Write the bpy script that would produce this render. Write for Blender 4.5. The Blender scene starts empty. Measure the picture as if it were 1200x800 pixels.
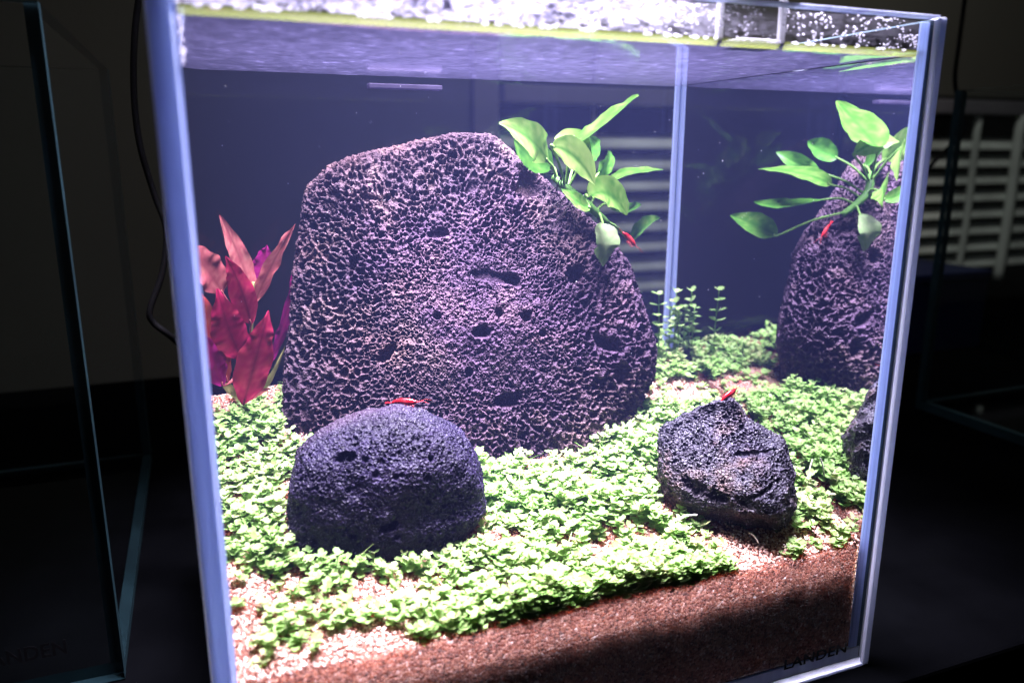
import bpy, math
import numpy as np
from mathutils import Vector, Matrix, kdtree
rng = np.random.default_rng(7)
scn = bpy.context.scene
col = scn.collection

# ------------------------------------------------------------------ camera
CAM = np.array([0.0084, -0.2540, 0.2467])
YAW, PITCH, ROLL, FPX = 0.37788, 0.23705, 0.002265, 925.64
FW = np.array([math.sin(YAW)*math.cos(PITCH), math.cos(YAW)*math.cos(PITCH), -math.sin(PITCH)])
_r = np.cross(FW, [0, 0, 1]); _r /= np.linalg.norm(_r); _u = np.cross(_r, FW)
RT = _r*math.cos(ROLL)+_u*math.sin(ROLL)
UP = -_r*math.sin(ROLL)+_u*math.cos(ROLL)
cd = bpy.data.cameras.new('camera'); cam = bpy.data.objects.new('camera', cd); col.objects.link(cam)
cam.matrix_world = Matrix(((RT[0], UP[0], -FW[0], CAM[0]), (RT[1], UP[1], -FW[1], CAM[1]),
                           (RT[2], UP[2], -FW[2], CAM[2]), (0, 0, 0, 1)))
cd.sensor_width = 36; cd.lens = FPX/1200*36; cd.clip_start = 0.01; cd.clip_end = 50
cd.dof.use_dof = True; cd.dof.focus_distance = 0.395; cd.dof.aperture_fstop = 7.0
scn.camera = cam

# ------------------------------------------------------------------ world, lamp light, exposure
w = bpy.data.worlds.new('World'); scn.world = w; w.use_nodes = True
w.node_tree.nodes['Background'].inputs[0].default_value = (0.95, 1.0, 0.98, 1)
w.node_tree.nodes['Background'].inputs[1].default_value = 0.012
LAMP_Z = 0.62
ld = bpy.data.lights.new('lamp_light', 'AREA'); ld.shape = 'RECTANGLE'; ld.size = 0.27; ld.size_y = 0.165; ld.spread = math.radians(48)
ld.energy = 9.5; ld.color = (0.88, 0.80, 1.0)
lo = bpy.data.objects.new('lamp_light', ld); col.objects.link(lo); lo.location = (0.15, 0.092, LAMP_Z-0.002)
rd = bpy.data.lights.new('blind_fill_light', 'AREA'); rd.shape = 'DISK'; rd.size = 0.22; rd.energy = 5.0; rd.color = (1, .98, .92); rd.spread = math.radians(120)  # added fill light for the blind and wall, not a known source
ro_ = bpy.data.objects.new('blind_fill_light', rd); col.objects.link(ro_); ro_.location = (.75, 0.42, 1.44); ro_.rotation_euler = (math.radians(28), 0, 0)
scn.view_settings.view_transform = 'Standard'; scn.view_settings.look = 'None'
scn.view_settings.exposure = 0.0; scn.view_settings.gamma = 1.0; scn.view_settings.use_curve_mapping = False
scn.render.engine = 'CYCLES'
cy = scn.cycles
cy.use_denoising = True; cy.max_bounces = 10; cy.transparent_max_bounces = 40; cy.diffuse_bounces = 3
cy.glossy_bounces = 4; cy.transmission_bounces = 4; cy.volume_bounces = 0
cy.sample_clamp_indirect = 4.0; cy.caustics_reflective = False; cy.caustics_refractive = False

# ------------------------------------------------------------------ measures
W, H, D, T = 0.2995, 0.2995, 0.199, 0.006      # tank width, height, outer depth, glass
TR = 0.002                                    # right pane, as thin as it looks through the water
WATER = 0.2853
def at(px, py, Y):
    d = FW + RT*(px-600)/FPX - UP*(py-400)/FPX
    return CAM + (Y-CAM[1])/d[1]*d
def gslope(x, y): return 0.0615 + 0.30*(y-0.006)
def onground(px, py):
    d = FW + RT*(px-600)/FPX - UP*(py-400)/FPX
    t = (0.0615+0.30*(CAM[1]-0.006)-CAM[2])/(d[2]-0.30*d[1])
    return CAM+t*d

# ------------------------------------------------------------------ noise
def _hash(ix, iy, iz, s):
    h = (ix.astype(np.int64)*374761393 + iy.astype(np.int64)*668265263 + iz.astype(np.int64)*2147483647 + s*1274126177) & 0xffffffff
    h = ((h ^ (h >> 13))*1274126177) & 0xffffffff
    h = ((h ^ (h >> 16))*2246822519) & 0xffffffff
    return ((h ^ (h >> 15)) & 0xffffff)/float(0xffffff)
def vnoise(p, s=0):
    i = np.floor(p).astype(np.int64); f = p-i; f = f*f*f*(f*(f*6-15)+10)
    r = 0
    for dx in (0, 1):
        for dy in (0, 1):
            for dz in (0, 1):
                wgt = (f[:, 0] if dx else 1-f[:, 0])*(f[:, 1] if dy else 1-f[:, 1])*(f[:, 2] if dz else 1-f[:, 2])
                r = r + wgt*_hash(i[:, 0]+dx, i[:, 1]+dy, i[:, 2]+dz, s)
    return r*2-1
def fbm(p, o=4, s=0):
    a, r, t = 1.0, 0, 0
    for k in range(o):
        r = r+a*vnoise(p*2**k, s+k); t += a; a *= .5
    return r/t
def ground_z(x, y):
    x = np.atleast_1d(np.asarray(x, float)); y = np.atleast_1d(np.asarray(y, float))
    p = np.stack([x*22, y*22, x*0], 1)
    q = np.stack([x*90, y*90, x*0+5], 1)
    return 0.0615+0.30*(y-0.006)+0.0045*fbm(p, 3, 3)*np.clip(y/0.05, .35, 1)+0.0012*fbm(q, 2, 9)

# ------------------------------------------------------------------ materials
def mat(name):
    m = bpy.data.materials.new(name); m.use_nodes = True; m.node_tree.nodes.clear()
    N, L = m.node_tree.nodes, m.node_tree.links
    out = N.new('ShaderNodeOutputMaterial')
    return m, N, L, out
def val(N, t, **kw):
    n = N.new(t)
    for k, v in kw.items():
        if k.startswith('i_'):
            key = k[2:].replace('_', ' ')
            n.inputs[key].default_value = v
        else: setattr(n, k, v)
    return n
def ramp(N, stops, interp='LINEAR'):
    r = N.new('ShaderNodeValToRGB'); cr = r.color_ramp; cr.interpolation = interp
    while len(cr.elements) < len(stops): cr.elements.new(.5)
    for e, (p, c) in zip(cr.elements, stops):
        e.position = p; e.color = (c[0], c[1], c[2], 1)
    return r
def plain(name, c, rough=.6, spec=.5, noise=0, scale=60, metal=0):
    m, N, L, out = mat(name)
    b = N.new('ShaderNodeBsdfPrincipled'); L.new(b.outputs[0], out.inputs[0])
    b.inputs['Roughness'].default_value = rough; b.inputs['Specular IOR Level'].default_value = spec
    b.inputs['Metallic'].default_value = metal
    if noise:
        tc = N.new('ShaderNodeTexCoord'); n = val(N, 'ShaderNodeTexNoise', i_Scale=scale, i_Detail=5.0)
        L.new(tc.outputs['Object'], n.inputs['Vector'])
        r = ramp(N, [(.3, [v*(1-noise) for v in c]), (.7, [v*(1+noise) for v in c])]); L.new(n.outputs[0], r.inputs[0])
        L.new(r.outputs[0], b.inputs['Base Color'])
    else: b.inputs['Base Color'].default_value = (*c, 1)
    return m

def glass_mat(name, ior, tint, dry=False):
    m, N, L, out = mat(name)
    fr = val(N, 'ShaderNodeFresnel', i_IOR=ior)
    if dry:   # air on both sides: no total reflection on the way out
        ge = N.new('ShaderNodeNewGeometry'); mr = val(N, 'ShaderNodeMapRange'); L.new(ge.outputs['Backfacing'], mr.inputs[0])
        mr.inputs[3].default_value = ior; mr.inputs[4].default_value = 1/ior; L.new(mr.outputs[0], fr.inputs[0])
    tr = N.new('ShaderNodeBsdfTransparent'); tr.inputs[0].default_value = (*tint, 1)
    gl = N.new('ShaderNodeBsdfGlossy'); gl.inputs['Roughness'].default_value = 0.0; gl.inputs[0].default_value = (.95, .96, 1, 1)
    mx = N.new('ShaderNodeMixShader'); L.new(fr.outputs[0], mx.inputs[0]); L.new(tr.outputs[0], mx.inputs[1]); L.new(gl.outputs[0], mx.inputs[2])
    L.new(mx.outputs[0], out.inputs[0]); return m
M = {}
M['glass'] = glass_mat('glass', 1.6, (.98, .99, 1))
M['glass_dark'] = glass_mat('glass_neighbour', 1.45, (.95, .97, .97), True)
M['glass_back'] = glass_mat('glass_back', 1.33, (.98, .99, 1), True)
m, N, L, out = mat('glass_inner'); tr = N.new('ShaderNodeBsdfTransparent'); tr.inputs[0].default_value = (.99, 1, 1, 1); L.new(tr.outputs[0], out.inputs[0]); M['clear'] = m

def seam_mat(name, c, dif=.45, trl=.55, marks=False, streak=120):
    m, N, L, out = mat(name)
    tc = N.new('ShaderNodeTexCoord'); mp = N.new('ShaderNodeMapping'); mp.inputs['Scale'].default_value = (streak*6, streak*6, 6)
    L.new(tc.outputs['Object'], mp.inputs[0])
    n = val(N, 'ShaderNodeTexNoise', i_Scale=1.0, i_Detail=3.0); L.new(mp.outputs[0], n.inputs['Vector'])
    r = ramp(N, [(.3, [v*.72 for v in c]), (.7, [min(1, v*1.15) for v in c])]); L.new(n.outputs[0], r.inputs[0])
    d = N.new('ShaderNodeBsdfDiffuse'); t = N.new('ShaderNodeBsdfTranslucent')
    L.new(r.outputs[0], d.inputs[0]); L.new(r.outputs[0], t.inputs[0])
    mx = N.new('ShaderNodeMixShader'); mx.inputs[0].default_value = trl; L.new(d.outputs[0], mx.inputs[1]); L.new(t.outputs[0], mx.inputs[2])
    L.new(mx.outputs[0], out.inputs[0]); return m
M['seam'] = seam_mat('silicone', (.56, .65, 1.0), trl=.72)
M['edge'] = seam_mat('glass_edge', (.74, .78, 1.0), streak=20)
M['edge_dim'] = seam_mat('glass_edge_dim', (.08, .11, .13), streak=20)
M['edge_teal'] = plain('neighbour_glass_edge', (.012, .030, .036), .3, .3, .3, 30)
M['acrylic_wet'] = seam_mat('wet_acrylic', (.10, .085, .14), streak=10)
M['acrylic'] = seam_mat('clear_acrylic', (.9, .9, .97), streak=10)

# water: surface film with total reflection from below, faint scatter inside
m, N, L, out = mat('water_surface')
fr = val(N, 'ShaderNodeFresnel', i_IOR=1.33)
tc = N.new('ShaderNodeTexCoord')
nb = val(N, 'ShaderNodeTexNoise', i_Scale=70.0, i_Detail=3.0); L.new(tc.outputs['Object'], nb.inputs['Vector'])
bp = val(N, 'ShaderNodeBump', i_Strength=.02, i_Distance=.004); L.new(nb.outputs[0], bp.inputs['Height'])
tr = N.new('ShaderNodeBsdfTransparent'); gl = N.new('ShaderNodeBsdfGlossy'); gl.inputs['Roughness'].default_value = .1
L.new(bp.outputs[0], gl.inputs['Normal'])
mx = N.new('ShaderNodeMixShader'); L.new(fr.outputs[0], mx.inputs[0]); L.new(tr.outputs[0], mx.inputs[1]); L.new(gl.outputs[0], mx.inputs[2])
tl = N.new('ShaderNodeBsdfTranslucent'); tl.inputs[0].default_value = (.55, .50, 1, 1)
nf = val(N, 'ShaderNodeTexNoise', i_Scale=160.0, i_Detail=6.0, i_Roughness=.7); L.new(tc.outputs['Object'], nf.inputs['Vector'])
rf = ramp(N, [(.35, (.006,)*3), (.6, (.013,)*3), (.74, (.045,)*3)]); L.new(nf.outputs[0], rf.inputs[0])
mx2 = N.new('ShaderNodeMixShader'); L.new(rf.outputs[0], mx2.inputs[0]); L.new(mx.outputs[0], mx2.inputs[1]); L.new(tl.outputs[0], mx2.inputs[2])
L.new(mx2.outputs[0], out.inputs[0]); M['surface'] = m
m, N, L, out = mat('water_body'); tr = N.new('ShaderNodeBsdfTransparent'); L.new(tr.outputs[0], out.inputs[0])
pv = N.new('ShaderNodeVolumePrincipled'); pv.inputs['Color'].default_value = (.30, .36, .98, 1); pv.inputs['Density'].default_value = .08
pv.inputs['Anisotropy'].default_value = .0
L.new(pv.outputs[0], out.inputs['Volume']); M['water'] = m
m, N, L, out = mat('meniscus_film'); d = N.new('ShaderNodeBsdfTranslucent'); d.inputs[0].default_value = (.16, .19, .045, 1)
d2 = N.new('ShaderNodeBsdfDiffuse'); d2.inputs[0].default_value = (.17, .2, .06, 1); tr = N.new('ShaderNodeBsdfTransparent')
mx = N.new('ShaderNodeMixShader'); L.new(d.outputs[0], mx.inputs[1]); L.new(d2.outputs[0], mx.inputs[2])
mx3 = N.new('ShaderNodeMixShader'); mx3.inputs[0].default_value = .55; L.new(tr.outputs[0], mx3.inputs[1]); L.new(mx.outputs[0], mx3.inputs[2])
L.new(mx3.outputs[0], out.inputs[0]); M['meniscus'] = m

def rock_mat(name, dark, mid, light, rough=.75, spec=.35, scale=1.0):
    m, N, L, out = mat(name)
    b = N.new('ShaderNodeBsdfPrincipled'); L.new(b.outputs[0], out.inputs[0])
    b.inputs['Roughness'].default_value = rough; b.inputs['Specular IOR Level'].default_value = spec
    tc = N.new('ShaderNodeTexCoord')
    n = val(N, 'ShaderNodeTexNoise', i_Scale=26.0*scale, i_Detail=8.0, i_Roughness=.65); L.new(tc.outputs['Object'], n.inputs['Vector'])
    r = ramp(N, [(.28, dark), (.5, mid), (.70, light)]); L.new(n.outputs[0], r.inputs[0])
    n2 = val(N, 'ShaderNodeTexNoise', i_Scale=420.0, i_Detail=4.0, i_Roughness=.7); L.new(tc.outputs['Object'], n2.inputs['Vector'])
    r2 = ramp(N, [(.3, (.55,)*3), (.7, (1.35,)*3)]); L.new(n2.outputs[0], r2.inputs[0])
    mu = N.new('ShaderNodeMixRGB'); mu.blend_type = 'MULTIPLY'; mu.inputs[0].default_value = 1
    n3 = val(N, 'ShaderNodeTexNoise', i_Scale=11.0, i_Detail=3.0); L.new(tc.outputs['Object'], n3.inputs['Vector'])
    r3_ = ramp(N, [(.36, (.92, .82, 1.12)), (.5, (1, 1, 1)), (.66, (1.28, 1.05, .86))]); L.new(n3.outputs[0], r3_.inputs[0])
    m3 = N.new('ShaderNodeMixRGB'); m3.blend_type = 'MULTIPLY'; m3.inputs[0].default_value = 1; L.new(r.outputs[0], m3.inputs[1]); L.new(r3_.outputs[0], m3.inputs[2])
    L.new(m3.outputs[0], mu.inputs[1]); L.new(r2.outputs[0], mu.inputs[2]); L.new(mu.outputs[0], b.inputs['Base Color'])
    v = val(N, 'ShaderNodeTexVoronoi', i_Scale=900.0); L.new(tc.outputs['Object'], v.inputs['Vector'])
    bp = val(N, 'ShaderNodeBump', i_Strength=.9, i_Distance=.0008); L.new(v.outputs['Distance'], bp.inputs['Height']); L.new(bp.outputs[0], b.inputs['Normal'])
    return m
M['rock_big'] = rock_mat('lava_pinkish', (.022, .0125, .022), (.043, .027, .037), (.088, .056, .053), .8, .1)
M['rock_dark'] = rock_mat('lava_black', (.005, .0036, .010), (.0085, .006, .017), (.018, .0125, .028), .5, .14)
M['rock_mixed'] = rock_mat('lava_black_brown', (.008, .007, .014), (.016, .013, .022), (.06, .036, .028), .5, .25, 1.6)

# gravel
def gravel_mat(name, sss):
    m, N, L, out = mat(name)
    b = N.new('ShaderNodeBsdfPrincipled'); L.new(b.outputs[0], out.inputs[0])
    b.inputs['Roughness'].default_value = .6; b.inputs['Specular IOR Level'].default_value = .1
    tc = N.new('ShaderNodeTexCoord')
    v = val(N, 'ShaderNodeTexVoronoi', i_Scale=900.0); L.new(tc.outputs['Object'], v.inputs['Vector'])
    sp = N.new('ShaderNodeSeparateColor'); L.new(v.outputs['Color'], sp.inputs[0])
    r = ramp(N, [(0, (.05, .016, .011)), (.35, (.12, .042, .027)), (.7, (.175, .068, .043)), (.94, (.23, .11, .08)), (1, (.32, .22, .19))]); L.new(sp.outputs[0], r.inputs[0])
    L.new(r.outputs[0], b.inputs['Base Color'])
    bp = val(N, 'ShaderNodeBump', i_Strength=1.0, i_Distance=.0012); bp.invert = True
    L.new(v.outputs['Distance'], bp.inputs['Height']); L.new(bp.outputs[0], b.inputs['Normal'])
    if sss:
        b.inputs['Subsurface Weight'].default_value = 1.0
        b.inputs['Subsurface Radius'].default_value = (1.0, .62, .5); b.inputs['Subsurface Scale'].default_value = .035
    return m
M['gravel'] = gravel_mat('gravel_bed', True)
m, N, L, out = mat('gravel_grain'); b = N.new('ShaderNodeBsdfPrincipled'); L.new(b.outputs[0], out.inputs[0])
at_ = N.new('ShaderNodeAttribute'); at_.attribute_name = 'tone'
r = ramp(N, [(0, (.2, .085, .06)), (.4, (.36, .19, .14)), (.75, (.46, .30, .24)), (1, (.64, .52, .47))]); L.new(at_.outputs['Fac'], r.inputs[0]); L.new(r.outputs[0], b.inputs['Base Color'])
b.inputs['Roughness'].default_value = .55; b.inputs['Specular IOR Level'].default_value = .1; M['grain'] = m

def leaf_mat(name, stops, trans=.35, rough=.35, attr='tone', vein=None, spec=.15, spot=None):
    m, N, L, out = mat(name)
    b = N.new('ShaderNodeBsdfPrincipled'); b.inputs['Roughness'].default_value = rough; b.inputs['Specular IOR Level'].default_value = spec
    a = N.new('ShaderNodeAttribute'); a.attribute_name = attr
    tc = N.new('ShaderNodeTexCoord'); n = val(N, 'ShaderNodeTexNoise', i_Scale=180.0, i_Detail=4.0); L.new(tc.outputs['Object'], n.inputs['Vector'])
    ad = val(N, 'ShaderNodeMath', operation='MULTIPLY_ADD'); ad.inputs[1].default_value = .5; L.new(n.outputs[0], ad.inputs[0])
    su = val(N, 'ShaderNodeMath', operation='SUBTRACT'); su.inputs[1].default_value = .25; L.new(a.outputs['Fac'], su.inputs[0]); L.new(su.outputs[0], ad.inputs[2])
    r = ramp(N, stops); L.new(ad.outputs[0], r.inputs[0])
    c = r.outputs[0]
    if vein:
        va = N.new('ShaderNodeAttribute'); va.attribute_name = 'vein'
        mv = N.new('ShaderNodeMixRGB'); L.new(va.outputs['Fac'], mv.inputs[0]); L.new(c, mv.inputs[1]); mv.inputs[2].default_value = (*vein, 1); c = mv.outputs[0]
    L.new(c, b.inputs['Base Color'])
    t = N.new('ShaderNodeBsdfTranslucent'); L.new(c, t.inputs[0])
    mx = N.new('ShaderNodeMixShader'); mx.inputs[0].default_value = trans; L.new(b.outputs[0], mx.inputs[1]); L.new(t.outputs[0], mx.inputs[2])
    L.new(mx.outputs[0], out.inputs[0]); return m
M['carpet'] = leaf_mat('carpet_leaf', [(0, (.15, .29, .06)), (.4, (.22, .36, .105)), (.75, (.28, .405, .15)), (1, (.43, .44, .22))], .55, .38)
M['anubias'] = leaf_mat('anubias_leaf', [(0, (.018, .085, .014)), (.5, (.065, .175, .026)), (1, (.19, .29, .075))], .35, .28, vein=(.03, .11, .015))
M['anubias_old'] = leaf_mat('anubias_old_leaf', [(0, (.04, .10, .02)), (.5, (.09, .15, .055)), (1, (.15, .19, .095))], .3, .4)
M['stem'] = leaf_mat('green_stem', [(0, (.06, .16, .03)), (.6, (.14, .26, .06)), (1, (.25, .32, .12))], .2, .4)
M['red'] = leaf_mat('red_leaf', [(0, (.09, .003, .02)), (.5, (.22, .008, .04)), (1, (.30, .035, .055))], .45, .32, vein=(.09, .003, .018))
M['pink'] = leaf_mat('pink_leaf', [(0, (.19, .035, .05)), (.5, (.30, .075, .08)), (1, (.42, .17, .14))], .45, .35, vein=(.18, .04, .045))
M['magenta'] = leaf_mat('magenta_leaf', [(0, (.09, .002, .045)), (.5, (.2, .005, .095)), (1, (.30, .02, .15))], .5, .3, vein=(.2, .01, .07))
M['redbrown'] = leaf_mat('red_brown_leaf', [(0, (.13, .014, .018)), (.5, (.23, .03, .028)), (1, (.30, .09, .04))], .45, .35, vein=(.2, .02, .02))
M['olive'] = leaf_mat('olive_leaf', [(0, (.12, .12, .04)), (1, (.28, .25, .10))], .4, .4)
M['root'] = plain('dark_roots', (.03, .022, .025), .8, .2)
M['dry'] = plain('pale_root_fragment', (.55, .5, .42), .7, .2)
M['shrimp'] = leaf_mat('shrimp_shell', [(0, (.14, .002, .004)), (.5, (.24, .005, .008)), (1, (.3, .04, .045))], .15, .25, spec=.25)
M['eye'] = plain('shrimp_eye', (.01, .005, .005), .2)
M['black'] = plain('black_rubber', (.004, .004, .0045), .6, .05)
M['table'] = plain('black_tabletop', (.0011, .0012, .0015), 1, 0, .3, 20)
M['wall'] = plain('dark_wall', (.10, .097, .085), .9, 0, .06, 4)
M['floor'] = plain('dark_floor', (.02, .02, .02), .8, .2, .2, 8)
M['slat'] = seam_mat('blind_slat', (.72, .76, .72), trl=.3, streak=2)
M['jamb'] = plain('window_jamb', (.16, .15, .17), .7, .3, .1, 10)
M['nightpane'] = plain('dark_window_pane', (.012, .012, .014), .1, .5)
M['navy'] = plain('navy_card', (.006, .010, .045), .5, .3, .2, 12)
M['print'] = plain('black_print', (.004, .004, .005), .5, .2)
M['violet'] = plain('violet_print', (.08, .03, .3), .5, .2)
M['housing'] = plain('lamp_housing', (.5, .5, .52), .35, .5, 0, 1, .8)
m, N, L, out = mat('lamp_diffuser'); e = N.new('ShaderNodeEmission'); e.inputs[0].default_value = (.87, .83, 1, 1); e.inputs[1].default_value = 6; L.new(e.outputs[0], out.inputs[0]); M['diffuser'] = m
m, N, L, out = mat('droplet'); d = N.new('ShaderNodeBsdfTranslucent'); d.inputs[0].default_value = (.9, .88, 1, 1); g = val(N, 'ShaderNodeBsdfGlossy', i_Roughness=.08)
tr = N.new('ShaderNodeBsdfTransparent'); mx = N.new('ShaderNodeMixShader'); mx.inputs[0].default_value = .3; L.new(d.outputs[0], mx.inputs[1]); L.new(g.outputs[0], mx.inputs[2])
mx2 = N.new('ShaderNodeMixShader'); mx2.inputs[0].default_value = .5; L.new(tr.outputs[0], mx2.inputs[1]); L.new(mx.outputs[0], mx2.inputs[2]); L.new(mx2.outputs[0], out.inputs[0]); M['droplet'] = m

m, N, L, out = mat('condensation_glare'); tc = N.new('ShaderNodeTexCoord'); sx = N.new('ShaderNodeSeparateXYZ'); L.new(tc.outputs['Object'], sx.inputs[0])  # film whiter to the left and top: lamp glare painted as density
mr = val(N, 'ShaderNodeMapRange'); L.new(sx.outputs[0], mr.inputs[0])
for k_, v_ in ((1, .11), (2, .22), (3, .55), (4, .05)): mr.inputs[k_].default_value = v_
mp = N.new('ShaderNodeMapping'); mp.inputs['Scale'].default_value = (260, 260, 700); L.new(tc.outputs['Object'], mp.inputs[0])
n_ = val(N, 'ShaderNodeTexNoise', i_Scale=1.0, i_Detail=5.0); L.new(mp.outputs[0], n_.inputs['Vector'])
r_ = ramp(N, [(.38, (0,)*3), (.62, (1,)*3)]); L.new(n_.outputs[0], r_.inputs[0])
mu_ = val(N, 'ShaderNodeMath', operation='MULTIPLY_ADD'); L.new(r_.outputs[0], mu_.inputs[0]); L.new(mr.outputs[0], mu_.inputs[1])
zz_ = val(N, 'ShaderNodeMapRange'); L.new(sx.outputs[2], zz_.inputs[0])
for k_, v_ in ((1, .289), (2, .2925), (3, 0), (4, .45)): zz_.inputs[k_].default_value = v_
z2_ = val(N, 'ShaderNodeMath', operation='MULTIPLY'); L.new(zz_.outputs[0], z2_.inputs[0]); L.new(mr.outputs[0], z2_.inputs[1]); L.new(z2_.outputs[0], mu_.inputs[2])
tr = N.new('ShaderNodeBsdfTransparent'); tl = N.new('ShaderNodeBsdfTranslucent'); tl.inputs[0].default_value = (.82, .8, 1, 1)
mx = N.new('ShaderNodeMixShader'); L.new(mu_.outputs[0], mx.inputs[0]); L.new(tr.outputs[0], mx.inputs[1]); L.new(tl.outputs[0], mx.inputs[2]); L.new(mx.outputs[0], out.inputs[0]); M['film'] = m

# ------------------------------------------------------------------ mesh helpers
def mesh(name, v, f, ms, parent=None, smooth=True, mi=None, attrs=None):
    me = bpy.data.meshes.new(name)
    me.from_pydata([tuple(map(float, p)) for p in v] if not isinstance(v, np.ndarray) else v.tolist(), [], f if isinstance(f, list) else f.tolist())
    for k in (ms if isinstance(ms, (list, tuple)) else [ms]): me.materials.append(M[k])
    me.polygons.foreach_set('use_smooth', [smooth]*len(me.polygons))
    if mi is not None: me.polygons.foreach_set('material_index', mi)
    for k, a in (attrs or {}).items():
        at = me.attributes.new(k, 'FLOAT', 'POINT'); at.data.foreach_set('value', np.asarray(a, np.float32))
    me.update()
    o = bpy.data.objects.new(name, me); col.objects.link(o)
    if parent is not None: o.parent = parent
    return o
def tag(o, label=None, cat=None, group=None, kind=None):
    for k, v_ in (('label', label), ('category', cat), ('group', group), ('kind', kind)):
        if v_: o[k] = v_
    return o
def thing(name, label, cat, group=None):
    o = bpy.data.objects.new(name, None); col.objects.link(o); o.empty_display_size = .01
    return tag(o, label, cat, group)
BF = [[0, 3, 2, 1], [4, 5, 6, 7], [0, 1, 5, 4], [1, 2, 6, 5], [2, 3, 7, 6], [3, 0, 4, 7]]  # bottom top front right back left
def boxv(a, b):
    (x0, y0, z0), (x1, y1, z1) = a, b
    return [(x0, y0, z0), (x1, y0, z0), (x1, y1, z0), (x0, y1, z0), (x0, y0, z1), (x1, y0, z1), (x1, y1, z1), (x0, y1, z1)]
def box(name, a, b, ms, parent=None, mi=None):
    return mesh(name, boxv(a, b), [list(q) for q in BF], ms, parent, False, mi)
def bevbox(name, a, b, ms, parent=None, bev=.001, seg=2):
    o = box(name, a, b, ms, parent)
    import bmesh
    bm = bmesh.new(); bm.from_mesh(o.data)
    bmesh.ops.bevel(bm, geom=list(bm.edges), offset=bev, segments=seg, affect='EDGES', profile=.6)
    bm.to_mesh(o.data); bm.free(); return o
def tube_geo(pts, rad, n=8):
    pts = np.asarray(pts, float); k = len(pts); rad = np.broadcast_to(np.asarray(rad, float), (k,))
    tg = np.gradient(pts, axis=0); tg /= np.linalg.norm(tg, axis=1)[:, None]+1e-12
    ref = np.array([0, 0, 1.]) if abs(tg[0, 2]) < .9 else np.array([1., 0, 0]); V = []
    for i in range(k):
        a = np.cross(tg[i], ref); a /= np.linalg.norm(a); b = np.cross(a, tg[i]); ref = b
        for j in range(n):
            th = 2*math.pi*j/n; V.append(pts[i]+rad[i]*(math.cos(th)*a+math.sin(th)*b))
    F = [[i*n+j, i*n+(j+1) % n, (i+1)*n+(j+1) % n, (i+1)*n+j] for i in range(k-1) for j in range(n)]
    F += [list(range(n))[::-1], [(k-1)*n+j for j in range(n)]]
    return np.array(V), F
def spline(P, n=8):
    P = np.asarray(P, float); Q = np.vstack([2*P[0]-P[1], P, 2*P[-1]-P[-2]]); R = []
    for i in range(1, len(Q)-2):
        for t in np.linspace(0, 1, n, endpoint=False):
            a, b, c, d = Q[i-1:i+3]
            R.append(.5*(2*b+(c-a)*t+(2*a-5*b+4*c-d)*t*t+(3*b-a-3*c+d)*t**3))
    R.append(P[-1]); return np.array(R)
def tube(name, P, rad, ms, parent=None, n=8, sm=6, tone=.5):
    R = spline(P, sm) if len(P) > 2 else np.asarray(P, float)
    if np.ndim(rad): rad = np.interp(np.linspace(0, 1, len(R)), np.linspace(0, 1, len(rad)), rad)
    v, f = tube_geo(R, rad, n)
    return mesh(name, v, f, ms, parent, attrs={'tone': np.full(len(v), tone)})

# ------------------------------------------------------------------ the setting: table, wall, floor, window
tag(bevbox('table', (-1.2, -0.016, -0.04), (2.6, 0.68, -0.0008), 'table', bev=.002), kind='structure')
tag(box('floor', (-4, -3, -0.76), (6, 1.02, -0.75), 'floor'), kind='structure')
# wall with a window opening from x 0.455 to 2.4, z -0.1 to 0.345
wallr = tag(thing('wall', None, None), kind='structure')
YW = 0.93
for a, b in (((-4, YW, -.75), (.412, YW+.1, 2.2)), ((2.4, YW, -.75), (6, YW+.1, 2.2)), ((.412, YW, -.75), (2.4, YW+.1, -.13)), ((.412, YW, .352), (2.4, YW+.1, 2.2))):
    box('wall_panel', a, b, 'wall', wallr)
win = thing('window', 'dark window with pale jamb behind the tanks', 'window')
box('jamb', (.4125, YW-.01, -.13), (.452, YW+.06, .352), 'jamb', win)
box('pane', (.4525, YW+.07, -.129), (2.399, YW+.078, .351), 'nightpane', win)
box('sill', (.412, YW-.03, -.15), (2.4, YW-.0105, -.1305), 'jamb', win)
bl = thing('window_blind', 'pale horizontal slat blind hanging in the dark window', 'blind')
bevbox('headrail', (.46, YW-.012, .318), (2.39, YW+.03, .345), 'jamb', bl, bev=.003)
sm_ = None
nsl = 8
for k in range(nsl):
    z = .262-.0345*k
    x1 = 2.385 if k < 6 else 1.52
    n_ = 7; V = []; 
    for xx in (.462, 2.385):
        for j in range(n_):
            s = j/(n_-1)-.5
            yy = YW+.012+.020*s; zz = z+.020*s*1.15+.0022*math.cos(s*math.pi)
            V.append((xx, yy, zz))
    for xx in (.462, 2.385):
        for j in range(n_):
            s = j/(n_-1)-.5
            V.append((xx, YW+.0125+.020*s, z-.0006+.020*s*1.15+.0022*math.cos(s*math.pi)))
    F = []
    for j in range(n_-1):
        F.append([j, n_+j, n_+j+1, j+1]); F.append([2*n_+j, 2*n_+j+1, 3*n_+j+1, 3*n_+j])
    F.append([0, 2*n_, 3*n_, n_]); F.append([n_-1, 2*n_-1, 4*n_-1, 3*n_-1])
    o = mesh('slat', V, F, 'slat', bl)
    if k >= 6: o.rotation_euler = (0, 0, 0)
for x in (.62, 1.02, 1.485, 1.9, 2.3):
    tube('ladder_cord', [(x, YW+.001, .318), (x+.004, YW+.0005, .12), (x, YW+.001, .0)], .0075 if x == 1.485 else .003, 'slat', bl, 6)
tube('pull_cord', [(1.60, YW-.004, .32), (1.602, YW-.005, .10), (1.60, YW-.004, -.02)], .010, 'slat', bl, 8)

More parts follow.
